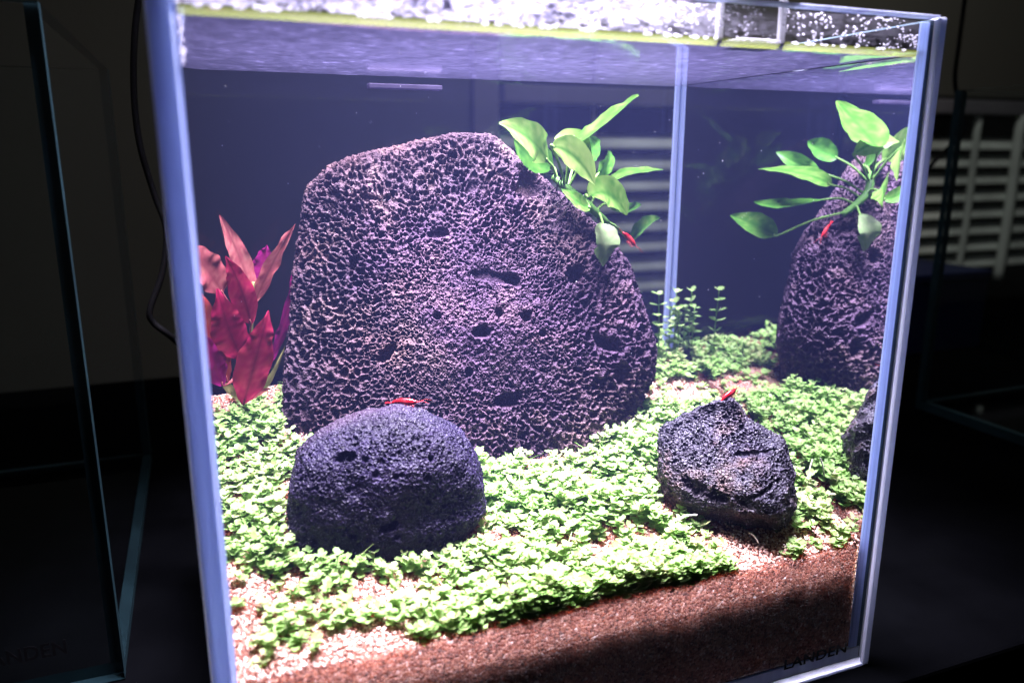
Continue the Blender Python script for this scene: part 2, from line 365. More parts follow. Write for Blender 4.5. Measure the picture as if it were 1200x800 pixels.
# ------------------------------------------------------------------ tank
aq = thing('aquarium', 'brightly lit rimless glass tank holding dark porous rocks and green plants', 'aquarium')
def pane(name, a, b, inner, outer, edge='edge', inside='clear', parent=None, pm='glass'):
    # inner/outer: face index in BF; other faces are polished edges
    mi = [2]*6; mi[inner] = 1; mi[outer] = 0
    return box(name, a, b, [pm, inside, edge], parent, mi)
g = .0002
fp = pane('front_pane', (0, 0, 0), (W, T, H), 4, 2, parent=aq)
bp_ = pane('back_pane', (0, D-T, T+g), (W, D, H), 2, 4, parent=aq, pm='glass_back')
pane('left_pane', (0, T+g, T+g), (T, D-T-g, H), 3, 5, parent=aq)
pane('right_pane', (W-TR, T+g, T+g), (W, D-T-g, H), 5, 3, 'edge_dim', parent=aq)
pane('bottom_pane', (0.0002, T+g, 0), (W-.0002, D, T), 1, 0, parent=aq)
# glued silicone seams, seen through the glass
def seam(a, b): return bevbox('silicone_seam', a, b, 'seam', aq, bev=.0004, seg=2)
seam((.0006, T+.0003, .0062), (.0082, T+.0016, H-.001))
seam((W-.0064, T+.0003, .0062), (W-.0006, T+.0016, H-.001))
seam((W-.0040, D-T-.0016, .0075), (W-.0004, D-T-.0004, H-.001))
seam((.0004, D-T-.0016, .0075), (.0050, D-T-.0004, H-.001))
seam((.0085, T+.0003, .0012), (W-.0101, T+.0016, .0058))
bevbox('polished_corner', (W-.0034, -.0002, .0005), (W+.0003, .0022, H), 'edge', aq, bev=.0008)
bevbox('polished_lower_edge', (.0, -.0002, -.0003), (W-.0036, .0015, .0012), 'edge', aq, bev=.0004)
bevbox('polished_rim', (.0, -.0001, H-.0002), (W-.0036, T, H+.0008), 'edge', aq, bev=.0004)

def lettering(txt, size, loc, parent, ext=.00005, wide=1.25):   # loc: lower right end of the word
    c = bpy.data.curves.new('lettering', 'FONT'); c.body = txt; c.size = size; c.extrude = ext; c.offset = size*.02; c.space_character = 1.05
    t = bpy.data.objects.new('tmp', c); col.objects.link(t); dg = bpy.context.evaluated_depsgraph_get()
    me = bpy.data.meshes.new_from_object(t.evaluated_get(dg)); bpy.data.objects.remove(t); me.name = 'lettering'
    me.materials.clear(); me.materials.append(M['print'])
    o = bpy.data.objects.new('lettering', me); col.objects.link(o); o.parent = parent
    o.rotation_euler = (math.pi/2, 0, 0); o.scale = (wide, 1, 1); wx = max(v.co.x for v in me.vertices)*wide; o.location = (loc[0]-wx, loc[1], loc[2]); return o
q0 = at(991, 763, 0); lettering('LANDEN', .0075, (q0[0], -.0002, q0[2]), fp)

# acrylic clips
def clip(name, x0, x1, y, sgn, zb, label, edges=.0021):
    c = thing(name, label, 'clip', None)
    yi = y
    for xx in (x0, x1-edges):
        bevbox('edge_strip', (xx, yi-.0012, zb), (xx+edges, yi+.0012, H+.004), 'acrylic', c, bev=.0003)
    bevbox('ledge', (x0+.012, min(yi, yi+sgn*.012)+.0014, zb-.0002), (x1, max(yi, yi+sgn*.012)+.0014, zb+.0016), 'acrylic', c, bev=.0003)
    bevbox('hook', (x0, yi-(.0085 if sgn > 0 else -.001), H+.0042), (x1, yi+(.001 if sgn > 0 else .0085), H+.0058), 'acrylic', c, bev=.0003)
    return c
pA = at(840, 40, T+.0016); pB = at(918, 44, T+.0016)
clip('acrylic_clip', pA[0], pB[0], T+.0018, 1, .2868, 'clear acrylic clip with white edges hooked on the front glass rim')
pA = at(430, 92, D-T-.002); pB = at(515, 95, D-T-.002)
cb = thing('acrylic_clip', 'pale acrylic ledge clip fixed on the back glass just under the waterline', 'clip')
bevbox('ledge', (pA[0], D-T-.0075, .2790), (pB[0], D-T-.0010, .2815), 'acrylic_wet', cb, bev=.0004)
bevbox('plate', (pA[0]+.003, D-T-.0026, .2816), (pB[0]-.003, D-T-.0012, H), 'clear', cb, bev=.0003)

# added lamp out of view, there to brighten the blind and wall
rl_ = thing('added_blind_lamp', 'added round lamp out of view, brightening the blind and wall', 'lamp')
v_, f_ = tube_geo([(.75, .42, 1.475), (.75, .42, 1.45)], [.10, .12], 24); mesh('shade', v_, f_, 'housing', rl_)
tube('cord', [(.75, .42, 2.2), (.75, .42, 1.476)], .003, 'black', rl_)
# lamp above the tank
lp = thing('aquarium_lamp', 'flat white LED lamp shining down over the lit tank', 'lamp')
bevbox('housing', (.008, .003, LAMP_Z+.0012), (.292, .181, LAMP_Z+.016), 'housing', lp, bev=.003)
box('diffuser', (.015, .010, LAMP_Z), (.285, .174, LAMP_Z+.001), 'diffuser', lp)
for xx in (.03, .27):
    tube('hanging_wire', [(xx, .085, 2.2), (xx, .085, LAMP_Z+.015)], .0008, 'housing', lp)

# water
wi = .0003
x0, x1, y0, y1 = T+wi, W-TR-wi, T+wi, D-T-wi
wr = tag(thing('water', None, None), kind='structure')
box('water_body', (x0, y0, T+.0005), (x1, y1, WATER-.0004), 'water', wr)
nx, ny = 40, 26; V = []; F = []
for j in range(ny+1):
    for i in range(nx+1):
        xx = x0+(x1-x0)*i/nx; yy = y0+(y1-y0)*j/ny
        e = min(xx-x0, x1-xx, yy-y0, y1-yy)
        V.append((xx, yy, WATER+.0012*math.exp(-e/.0015)))
for j in range(ny):
    for i in range(nx):
        a = j*(nx+1)+i; F.append([a, a+1, a+nx+2, a+nx+1])
mesh('water_surface', V, F, 'surface', wr)
# meniscus along the panes
def menis(p0, p1, nrm):
    p0 = np.array(p0); p1 = np.array(p1); nrm = np.array(nrm); V = []; K = 5
    for p in (p0, p1):
        for k in range(K):
            t = k/(K-1)
            V.append(p+nrm*.0018*(1-t)**2+np.array([0, 0, -.0006+.0027*t]))
    mesh('meniscus', V, [[k, K+k, K+k+1, k+1] for k in range(K-1)], 'meniscus', wr)
menis((x0+.002, y0+.0002, WATER), (x1-.002, y0+.0002, WATER), (0, 1, 0))

# droplets on the inside of the front pane above the water
def ico(sub=1):
    import bmesh
    bm = bmesh.new(); bmesh.ops.create_icosphere(bm, subdivisions=sub, radius=1)
    v = np.array([x.co for x in bm.verts]); f = np.array([[q.index for q in x.verts] for x in bm.faces]); bm.free(); return v, f
ICO1 = ico(1); ICO2 = ico(2)
def scatter_blobs(name, C, R, ms, tone=None, base=ICO1, parent=None, jit=0, rot=False):
    v, f = base; n = len(C); C = np.asarray(C); R = np.asarray(R)
    if R.ndim == 1: R = np.repeat(R[:, None], 3, 1)
    B = np.repeat(v[None], n, 0)
    if jit: B = B*(1+jit*rng.uniform(-1, 1, (n, len(v), 1)))
    V = B*R[:, None, :]
    if rot:
        q = rng.normal(size=(n, 4)); q /= np.linalg.norm(q, axis=1)[:, None]; a, b, c, d = q.T
        Rm = np.stack([np.stack([1-2*(c*c+d*d), 2*(b*c-a*d), 2*(b*d+a*c)], -1), np.stack([2*(b*c+a*d), 1-2*(b*b+d*d), 2*(c*d-a*b)], -1), np.stack([2*(b*d-a*c), 2*(c*d+a*b), 1-2*(b*b+c*c)], -1)], 1)
        V = np.einsum('nij,nkj->nki', Rm, V)
    V = (V+C[:, None, :]).reshape(-1, 3)
    F = (f[None]+(np.arange(n)*len(v))[:, None, None]).reshape(-1, 3)
    tn = np.repeat(tone if tone is not None else rng.uniform(0, 1, n), len(v))
    return mesh(name, V, F, ms, parent, attrs={'tone': tn})
C_, R_ = [], []
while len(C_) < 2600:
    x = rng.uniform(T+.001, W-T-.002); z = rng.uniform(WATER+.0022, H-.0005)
    dens = np.clip(1.25-(x-.06)/.15, .18, 1); hi = (z-WATER)/(H-WATER)  # droplets crowd at the left to build up the painted white glare
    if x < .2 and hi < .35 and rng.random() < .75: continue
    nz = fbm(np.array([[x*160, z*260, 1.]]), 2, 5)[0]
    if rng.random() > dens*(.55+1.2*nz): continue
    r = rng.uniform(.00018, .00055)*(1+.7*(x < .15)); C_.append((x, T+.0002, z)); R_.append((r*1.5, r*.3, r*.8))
for k in range(60):
    x = rng.uniform(T+.001, W-T-.002); r = rng.uniform(.0005, .0011); C_.append((x, T+.0004, WATER+.0019)); R_.append((r*1.9, r*.5, r*.6))
for k in range(22):
    z = rng.uniform(WATER-.014, H); r = rng.uniform(.0003, .0008); C_.append((T+.0028+rng.uniform(-.0005, .0005), T+.0022, z)); R_.append((r, r*.5, r*1.5))
# film behind the droplets, whitened at the left end to paint lamp glare
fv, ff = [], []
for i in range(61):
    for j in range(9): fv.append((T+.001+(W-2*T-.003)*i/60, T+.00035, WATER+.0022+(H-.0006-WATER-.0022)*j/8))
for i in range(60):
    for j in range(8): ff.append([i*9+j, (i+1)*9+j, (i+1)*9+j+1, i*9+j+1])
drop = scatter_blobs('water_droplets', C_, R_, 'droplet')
fo = mesh('condensation_glare_film', fv, ff, 'film', drop)
tag(drop, 'water droplets beaded on the front glass above the waterline', 'droplets', kind='stuff')

# ------------------------------------------------------------------ gravel bed
gx0, gx1, gy0, gy1 = T+.0006, W-TR-.0006, T+.0020, D-T-.0006
nx, ny = 150, 100
gx = np.linspace(gx0, gx1, nx+1); gy = np.linspace(gy0-.0012, gy1, ny+1)
X, Y = np.meshgrid(gx, gy); X = np.where(Y < .011, np.minimum(X, W-.0070), X); Z = ground_z(X.ravel(), Y.ravel())
V = np.stack([X.ravel(), Y.ravel(), Z], 1); F = []
for j in range(ny):
    for i in range(nx):
        a = j*(nx+1)+i; F.append([a, a+1, a+nx+2, a+nx+1])
per = [i for i in range(nx+1)]+[j*(nx+1)+nx for j in range(1, ny+1)]+[ny*(nx+1)+i for i in range(nx-1, -1, -1)]+[j*(nx+1) for j in range(ny-1, 0, -1)]
base = len(V); V = np.vstack([V, np.c_[V[per][:, :2], np.full(len(per), T+.0012)]])
for k in range(len(per)):
    a, b = per[k], per[(k+1) % len(per)]; F.append([a, base+k, base+(k+1) % len(per), b])
F.append([base+k for k in range(len(per))][::-1])
sub = mesh('gravel_bed', V, F, 'gravel', smooth=True)
tag(sub, kind='structure')

# bare patches (centre, radii)
BARE = []
for px, py, rx, ry in ((272, 725, .014, .030), (405, 702, .034, .0085), (390, 757, .032, .010), (590, 690, .010, .005), (700, 650, .008, .005), (330, 690, .008, .006), (285, 468, .032, .012), (250, 480, .02, .01), (775, 462, .036, .017),
                       (905, 465, .022, .034), (860, 420, .012, .012), (1000, 605, .016, .008), (865, 645, .026, .010), (935, 628, .014, .010), (935, 500, .016, .016), (560, 790, .02, .004), (480, 655, .012, .004)):
    p = onground(px, py); BARE.append((p[0], p[1], rx, ry))
def bare(x, y):
    m = np.zeros(len(x))
    for a, b, rx, ry in BARE: m = np.maximum(m, np.clip(1.5-((x-a)/rx)**2-((y-b)/ry)**2, 0, 1))
    return m

# grains
n = 60000; gxr = rng.uniform(gx0+.0008, gx1-.0008, n); gyr = rng.uniform(gy0, gy1-.0008, n)
keep = rng.random(n) < np.clip(bare(gxr, gyr)*1.2+.22+.5*(gyr < .014), 0, 1)
gxr, gyr = gxr[keep], gyr[keep]; n = len(gxr); gz = ground_z(gxr, gyr)
R = rng.uniform(.00045, .00095, n)
OCT = (np.array([(1, 0, 0), (-1, 0, 0), (0, 1, 0), (0, -1, 0), (0, 0, 1), (0, 0, -1)], float), np.array([(0, 2, 4), (2, 1, 4), (1, 3, 4), (3, 0, 4), (2, 0, 5), (1, 2, 5), (3, 1, 5), (0, 3, 5)]))
gr = scatter_blobs('gravel_grains', np.stack([gxr, gyr, gz+R*.3], 1), R[:, None]*rng.uniform(.7, 1.15, (n, 3)), 'grain', base=OCT, rot=True, jit=.15)
tag(gr, 'loose reddish gravel grains on the planted bed', 'gravel', kind='stuff')

# ------------------------------------------------------------------ lava rocks
def cubesphere(N):
    a = np.arange(N+1); A, B = np.meshgrid(a, a); A = A.ravel(); B = B.ravel(); P = []; F = []
    q = np.array([[j*(N+1)+i, j*(N+1)+i+1, (j+1)*(N+1)+i+1, (j+1)*(N+1)+i] for j in range(N) for i in range(N)])
    k = 0
    for ax in range(3):
        for s in (0, N):
            c = np.empty((len(A), 3), int); c[:, ax] = s; c[:, (ax+1) % 3] = A; c[:, (ax+2) % 3] = B
            P.append(c); F.append((q if s else q[:, ::-1])+k*len(A)); k += 1
    P = np.vstack(P); F = np.vstack(F)
    key = P[:, 0]*(N+2)**2+P[:, 1]*(N+2)+P[:, 2]
    _, idx, inv = np.unique(key, return_index=True, return_inverse=True)
    d = P[idx]/N*2-1.; d = np.tan(d*math.pi/4)
    return d/np.linalg.norm(d, axis=1)[:, None], inv[F]
def make_rock(name, outline, Yc, cpx, Td, N, ms, cell, depth, nexp=2.6, holes=(), low=.06, seed=0, wall=.34, midn=.012, nholes=20, ledge=None, shear=0, rim=.22, turn=0):
    c = at(cpx[0], cpx[1], Yc)
    vd = c-CAM; vd[2] = 0; vd /= np.linalg.norm(vd); rt = np.array([vd[1], -vd[0], 0]); up = np.array([0, 0, 1.])
    pts = []
    for px, py in outline:
        d = FW+RT*(px-600)/FPX-UP*(py-400)/FPX; t = ((c-CAM)@vd)/(d@vd); p = CAM+t*d-c
        pts.append((p@rt, p@up))
    pts = np.array(pts)
    # densify + radial function
    pp = np.vstack([pts, pts[:1]]); dn = np.vstack([pp[i]+(pp[i+1]-pp[i])*np.linspace(0, 1, 12, endpoint=False)[:, None] for i in range(len(pts))])
    th = np.arctan2(dn[:, 1], dn[:, 0]); rr = np.hypot(dn[:, 0], dn[:, 1]); o = np.argsort(th); th = th[o]; rr = rr[o]
    tg = np.linspace(-math.pi, math.pi, 720, endpoint=False); rg = np.interp(tg, th, rr, period=2*math.pi)
    ker = np.hanning(13); ker /= ker.sum(); rg = np.convolve(np.r_[rg[-6:], rg, rg[:6]], ker, 'valid')
    d, F = cubesphere(N)   # d: x->right, y->depth, z->up
    d = d+np.array([0, -.42, 0]); d /= np.linalg.norm(d, axis=1)[:, None]
    th = np.arctan2(d[:, 2], d[:, 0]); ro = np.hypot(d[:, 0], d[:, 2]); r0 = np.interp(th, tg, rg, period=2*math.pi)
    k = ((ro/r0)**nexp+(np.abs(d[:, 1])/Td)**nexp)**(-1/nexp)
    L = d*k[:, None]
    S = rg.mean()
    # low-frequency lumps, weaker on the silhouette
    lump = fbm(L/S*1.7+seed, 3, seed); L = L+d*(low*S*lump*(.25+.75*np.abs(d[:, 1])))[:, None]
    mid = fbm(L/S*5+seed*3, 3, seed+5); L = L+d*(midn*S*mid)[:, None]
    if ledge is not None: L = ledge(L, S)
    L[:, 1] += turn*L[:, 0]
    L[:, 1] += shear*L[:, 2]*np.clip(.5-L[:, 1]/(2*Td), 0, 1)
    Wp = c+L[:, :1]*rt+L[:, 1:2]*vd+L[:, 2:]*up
    me = bpy.data.meshes.new('t'); me.from_pydata(Wp.tolist(), [], F.tolist()); me.update()
    nv = np.empty(len(Wp)*3, np.float32); me.vertex_normals.foreach_get('vector', nv); nv = nv.reshape(-1, 3).astype(float)
    vol = np.einsum('ij,ij->i', nv, Wp-c).mean()
    if vol < 0: nv = -nv; F = F[:, ::-1]
    bpy.data.meshes.remove(me)
    # pores
    r2 = np.random.default_rng(seed+11)
    area = 4*math.pi*S*S*.95; npt = int(area/(cell*cell)); ids = r2.choice(len(Wp), min(npt, len(Wp)//4), replace=False)
    pc = Wp[ids]+r2.normal(0, cell*.12, (len(ids), 3)); wt = np.exp(r2.normal(0, .26, len(ids))); dp = r2.uniform(.5, 1.25, len(ids))
    kd = kdtree.KDTree(len(pc))
    for i, q in enumerate(pc): kd.insert(q, i)
    kd.balance()
    wj = Wp+np.stack([fbm(Wp/cell*.9, 2, 21), fbm(Wp/cell*.9+9, 2, 22), fbm(Wp/cell*.9+17, 2, 23)], 1)*cell*.22
    NB = 4; I = np.empty((len(Wp), NB), int); Dd = np.empty((len(Wp), NB))
    I[:] = 0; Dd[:] = 1e-3; Dd[:, 1:] = 1; act = np.where(L[:, 1] < .55*Td)[0]
    for i, q in zip(act.tolist(), wj[act].tolist()):
        for j, (_, ii, dd) in enumerate(kd.find_n(q, NB)): I[i, j] = ii; Dd[i, j] = dd
    Dw = Dd*wt[I]; o = np.argsort(Dw, 1); f1 = np.take_along_axis(Dw, o[:, :1], 1)[:, 0]; f2 = np.take_along_axis(Dw, o[:, 1:2], 1)[:, 0]
    near = np.take_along_axis(I, o[:, :1], 1)[:, 0]
    e = np.clip((f2-f1)/(cell*wall)-rim, 0, 1); e = e*e*(3-2*e)
    por = np.clip(.78+.55*fbm(Wp/S*4, 3, seed+31), .18, 1.15)
    disp = -depth*e*dp[near]*por
    disp += .25*depth*fbm(Wp/cell*2.2, 2, seed+41)
    # larger holes
    hs = [(Wp[i], r2.uniform(.5, .85)*cell, r2.uniform(.7, 1.2)*depth, None) for i in r2.choice(len(Wp), nholes, replace=False)]
    for (px, py, a_, b_, ang, dep) in holes:
        dd = FW+RT*(px-600)/FPX-UP*(py-400)/FPX; dd = dd/np.linalg.norm(dd)
        rel = Wp-CAM; tt = rel@dd; off = np.linalg.norm(rel-tt[:, None]*dd, axis=1); cand = np.where(off < .0025)[0]
        if len(cand) == 0: continue
        pt = Wp[cand[np.argmin(tt[cand])]]; hs.append((pt, a_, dep, (b_, ang)))
    for pt, a_, dep, ell in hs:
        rel = Wp-pt
        if ell is None: q = np.linalg.norm(rel, axis=1)/a_
        else:
            b_, ang = ell; u_ = (rel@rt)*math.cos(ang)+(rel@up)*math.sin(ang); v_ = -(rel@rt)*math.sin(ang)+(rel@up)*math.cos(ang); w_ = rel@vd
            q = np.sqrt((u_/a_)**2+(v_/b_)**2+(w_/(a_*1.2))**2)
        q = q*(1+.45*fbm(Wp/cell*.9, 3, 77)); h = np.clip(1.25-q, 0, 1); h = np.clip(h*2.2, 0, 1); h = h*h*(3-2*h)
        disp = np.where(h > 0, disp*(1-h)-dep*h, disp)
    Wp = Wp+nv*(disp+.0*depth)[:, None]
    o = mesh(name, Wp, F, ms)
    return o, c
big_out = [(346, 505), (343, 440), (345, 330), (350, 270), (356, 218), (385, 190), (430, 175), (490, 163), (540, 154), (578, 156), (604, 176), (640, 208), (664, 228), (695, 255), (718, 278), (742, 312), (757, 360), (771, 408), (768, 436), (752, 470), (735, 520), (690, 570), (600, 592), (540, 595), (450, 592), (375, 570)]
r1, c1 = make_rock('lava_rock', big_out, .156, (555, 365), .033, 300, 'rock_big', .0033, .0044, 2.9,
    holes=((581, 320, .0120, .0028, -.22, .0020), (603, 322, .0045, .0028, -.2, .005), (625, 208, .008, .007, .3, .008), (568, 385, .0042, .0032, 0, .005), (447, 412, .0055, .0025, .7, .005), (680, 318, .0045, .004, .2, .006), (718, 402, .009, .003, -.5, .006), (515, 268, .006, .0018, .1, .0035), (735, 440, .004, .007, .2, .006), (600, 470, .008, .0035, .1, .005)),
    low=.06, seed=3, wall=.24, rim=.27, nholes=10, shear=.30, turn=.11)
tag(r1, 'largest rock, pinkish brown porous lava boulder with the leafy plant on its shoulder', 'rock', 'lava rocks in the lit tank')
fl_out = [(337, 645), (336, 610), (339, 562), (345, 540), (357, 523), (375, 510), (400, 499), (430, 489), (470, 480), (500, 484), (525, 495), (546, 512), (560, 535), (567, 560), (569, 588), (556, 604), (545, 617), (535, 640), (500, 675), (450, 695), (410, 695), (375, 685), (350, 670)]
r3, c3 = make_rock('lava_rock', fl_out, .080, (450, 575), .030, 180, 'rock_dark', .0018, .0017, 2.7,
    holes=((400, 530, .0045, .0016, .15, .004), (463, 622, .0026, .0018, .2, .004), (448, 627, .0018, .0015, 0, .003), (412, 636, .0015, .0013, 0, .003), (425, 532, .0015, .0013, 0, .002)), low=.09, seed=8, nholes=30, wall=.45, midn=.03)
tag(r3, 'smooth domed black lava rock with fine pores beside a bare gravel patch', 'rock', 'lava rocks in the lit tank')
sr_out = [(771, 508), (772, 545), (776, 572), (788, 600), (804, 622), (822, 640), (850, 645), (885, 643), (915, 638), (928, 610), (933, 580), (932, 560), (926, 540), (922, 518), (905, 511), (890, 502), (874, 494), (870, 482), (860, 472), (845, 471), (825, 478), (800, 490), (780, 500)]
def step(L, S):
    # overhang: lower front part recedes, upper face tilts back; a stepped right shoulder
    L = L.copy(); fr = np.clip(-L[:, 1]/(.6*S), 0, 1)
    lowp = np.clip((-.12*S-L[:, 2])/(.35*S), 0, 1); L[:, 1] += fr*lowp*.30*S
    upp = np.clip((L[:, 2]-.10*S)/(.9*S), 0, 1); L[:, 1] += fr*upp*.55*S
    sh = np.sin(L[:, 0]/S*9+L[:, 2]/S*5); L[:, 1] += fr*np.clip(L[:, 0]/S-.2, 0, 1)*.12*S*np.sign(sh)*np.abs(sh)**.4
    return L
r4, c4 = make_rock('lava_rock', sr_out, .047, (852, 560), .026, 165, 'rock_mixed', .0017, .0018, 2.5, holes=((812, 565, .006, .003, -.3, .004), (838, 588, .004, .003, 0, .004), (900, 570, .009, .0012, .5, .003), (885, 525, .008, .001, .15, .002)), low=.16, seed=15, nholes=30, wall=.45, midn=.075, ledge=step)
tag(r4, 'small angular black lava rock with a brown peak, in front of the back corner', 'rock', 'lava rocks in the lit tank')

# ------------------------------------------------------------------ carpet plants
def leaf_tpl():
    # round folded leaf, length 1 along +x, width ~.85
    V = np.array([(0, 0, 0), (.33, 0, -.04), (.68, 0, -.03), (1, 0, .02), (.28, .33, .07), (.68, .40, .08), (.28, -.33, .07), (.68, -.40, .08)])
    F = np.array([(0, 1, 4, 4), (1, 2, 5, 4), (2, 3, 5, 5), (0, 6, 1, 1), (1, 6, 7, 2), (2, 7, 3, 3)])
    return V, F
LV, LF = leaf_tpl()
def foliage(base, hts, lean, scale, pairs, r):
    """sprigs -> leaf arrays"""
    P, Xd, Zd, Ls, Tn = [], [], [], [], []
    n = len(base)
    for k in range(pairs):
        t = (k+1)/pairs
        pos = base+lean*(t**1.3)[..., None] if np.ndim(t) else base+lean*(t**1.3)
        pos = pos+np.stack([0*hts, 0*hts, hts*t], 1)
        a0 = r.uniform(0, 2*math.pi, n)+k*math.pi/2
        for s in (0, math.pi) if k < pairs-1 else (0, math.pi*.66, math.pi*1.33):
            a = a0+s+r.normal(0, .25, n); el = r.normal(.25 if k < pairs-1 else .5, .3, n)
            xd = np.stack([np.cos(a)*np.cos(el), np.sin(a)*np.cos(el), np.sin(el)], 1)
            zd = np.stack([-np.cos(a)*np.sin(el), -np.sin(a)*np.sin(el), np.cos(el)], 1)
            P.append(pos); Xd.append(xd); Zd.append(zd); Ls.append(scale*r.uniform(.75, 1.2, n)*(1.05 if k < pairs-1 else .8)); Tn.append(np.clip(r.normal(.40+.25*t, .17, n), 0, 1))
    P = np.vstack(P); Xd = np.vstack(Xd); Zd = np.vstack(Zd); Ls = np.hstack(Ls); Tn = np.hstack(Tn); Yd = np.cross(Zd, Xd)
    V = P[:, None]+Ls[:, None, None]*(LV[None, :, :1]*Xd[:, None]+LV[None, :, 1:2]*Yd[:, None]+LV[None, :, 2:]*Zd[:, None])
    V = V.reshape(-1, 3); m_ = len(P)
    F = []
    off = (np.arange(m_)*len(LV))
    Fq = (LF[None]+off[:, None, None]).reshape(-1, 4)
    Fl = [q[:3] if q[2] == q[3] else q for q in Fq.tolist()]
    return V, Fl, np.repeat(Tn, len(LV))
def stems_geo(base, top, rad):
    n = len(base); A = []
    for k in range(3):
        o = np.array([math.cos(k*2.094), math.sin(k*2.094), 0])*rad; A += [base+o, top+o]
    V = np.stack(A, 1).reshape(-1, 3); F = []
    q = np.array([[0, 2, 3, 1], [2, 4, 5, 3], [4, 0, 1, 5]]); F = (q[None]+(np.arange(n)*6)[:, None, None]).reshape(-1, 4).tolist()
    return V, F
# rock footprints to avoid: coarse tests with ellipses along rock base
FOOT = []
def foot(o, zlo):
    v = np.empty(len(o.data.vertices)*3, np.float32); o.data.vertices.foreach_get('co', v); v = v.reshape(-1, 3)
    g_ = ground_z(v[:, 0], v[:, 1]); s = v[(v[:, 2] < g_+zlo) & (v[:, 2] > g_-.004)]
    k_ = kdtree.KDTree(len(s)); [k_.insert(q, i) for i, q in enumerate(s.tolist())]; k_.balance(); return s, k_
footcells = set()
for o in (r1, r3, r4):
    v = np.empty(len(o.data.vertices)*3, np.float32); o.data.vertices.foreach_get('co', v); v = v.reshape(-1, 3)
    g_ = ground_z(v[:, 0], v[:, 1]); s = v[(v[:, 2] < g_+.007)]
    # fill convex-ish: per x column y range
    ix = np.floor(s[:, 0]/.002).astype(int); iy = np.floor(s[:, 1]/.002).astype(int)
    for c in np.unique(ix):
        yy = iy[ix == c]
        for q in range(yy.min(), yy.max()+1): footcells.add((c, q))
def inrock(x, y): return np.array([(int(a//.002), int(b//.002)) in footcells for a, b in zip(x, y)])
n = 8600
bx = rng.uniform(gx0+.002, gx1-.001, n); by = rng.uniform(gy0+.0005, gy1-.003, n); by[:700] = rng.uniform(gy0+.0002, gy0+.010, 700); bx[:700] = rng.triangular(.07, .17, gx1-.002, 700)
# front clearance is a little denser
nz = fbm(np.stack([bx*55, by*55, bx*0+2], 1), 3, 50)
prob = np.clip(1-1.15*bare(bx, by), .05, 1)*np.clip(.82+1.1*nz, .12, 1)
prob *= np.where(by < .020, np.interp(bx, [.17, .23], [1, .45]), 1)
k = (rng.random(n) < prob) & ~inrock(bx, by)
bx, by = bx[k], by[k]; base = np.stack([bx, by, ground_z(bx, by)-.0008], 1)
full = np.clip(prob[k], .3, 1); ht = rng.uniform(.0035, .0105, len(bx))*(.5+.5*full)*(1+.45*fbm(np.stack([bx*75, by*75, bx*0+8], 1), 2, 61))
lean = np.stack([rng.normal(0, .0028, len(bx)), rng.normal(-.0008, .0026, len(bx)), 0*bx], 1)
lean[:, 1] = np.where(base[:, 1] < .013, np.abs(lean[:, 1])*.3, lean[:, 1])
edge_d = np.minimum(base[:, 0]-gx0, gx1-base[:, 0]); lean[:, 0] = np.where(edge_d < .006, 0, lean[:, 0])
Vf, Ff, tn = foliage(base, ht, lean, .0041, 4, rng)
tn = np.clip(tn+.28*fbm(Vf*np.array([60, 60, 0])+3, 2, 71)+np.where(rng.random(len(tn)//8) < .03, .5, 0).repeat(8), 0, 1)
Vf[:, 1] = np.maximum(Vf[:, 1], T+.0009); Vf[:, 0] = np.clip(Vf[:, 0], T+.0008, W-TR-.0008)
cp = mesh('carpet_plants', Vf, Ff, 'carpet', attrs={'tone': tn})
tag(cp, 'low bright green carpet of tiny round leaves covering the gravel', 'carpet plant', kind='stuff')
ri = rng.choice(len(base), 420, replace=False); ra = rng.uniform(0, 6.283, 420); rl = rng.uniform(.006, .016, 420)
rb = base[ri]+np.stack([0*ra, 0*ra, ht[ri]*.6], 1); rt2 = rb+np.stack([np.cos(ra)*rl, np.sin(ra)*rl, rng.uniform(.001, .008, 420)], 1)
rt2[:, 0] = np.clip(rt2[:, 0], T+.001, W-TR-.001); rt2[:, 1] = np.clip(rt2[:, 1], T+.001, D-T-.001)
Vs, Fs = stems_geo(np.vstack([base, rb]), np.vstack([base+lean+np.stack([0*ht, 0*ht, ht], 1), rt2]), .00026)
st = mesh('carpet_stems', Vs, Fs, 'stem', cp, attrs={'tone': rng.uniform(.3, 1, len(Vs)//6).repeat(6)}); st['kind'] = 'stuff'

# tall sprigs by the back corner
for (px, py, Y_, top, lab) in ((772, 385, .170, 345, 'leafy green sprig tight against the big rock near the back corner'), (790, 392, .182, 362, 'short green sprig standing right at the back corner seam'),
                               (803, 385, .176, 342, 'tallest green sprig before the back corner seam'), (818, 392, .172, 360, 'arching green sprig just right of the back corner seam')):
    b0 = at(px, py+12, Y_); b0[2] = ground_z(b0[0], b0[1])[0]-.001; b0[0] = min(b0[0], W-TR-.004); tp = at(px, top, Y_); tp[0] = min(tp[0], W-TR-.004)
    t_ = thing('stem_sprig', lab, 'plant', 'taller sprigs in the back corner')
    h = tp[2]-b0[2]; nn = 1
    V_, F_, tn_ = foliage(b0[None], np.array([h]), np.array([[tp[0]-b0[0], tp[1]-b0[1], 0]]), .0062, 7, rng)
    V_[:, 0] = np.minimum(V_[:, 0], W-TR-.0008); V_[:, 1] = np.minimum(V_[:, 1], D-T-.0008)
    mesh('foliage', V_, F_, 'carpet', t_, attrs={'tone': tn_})
    tube('stem', [b0, (b0+tp)/2+np.array([.0006, 0, 0]), tp], [.0005, .0003], 'stem', t_, 6)

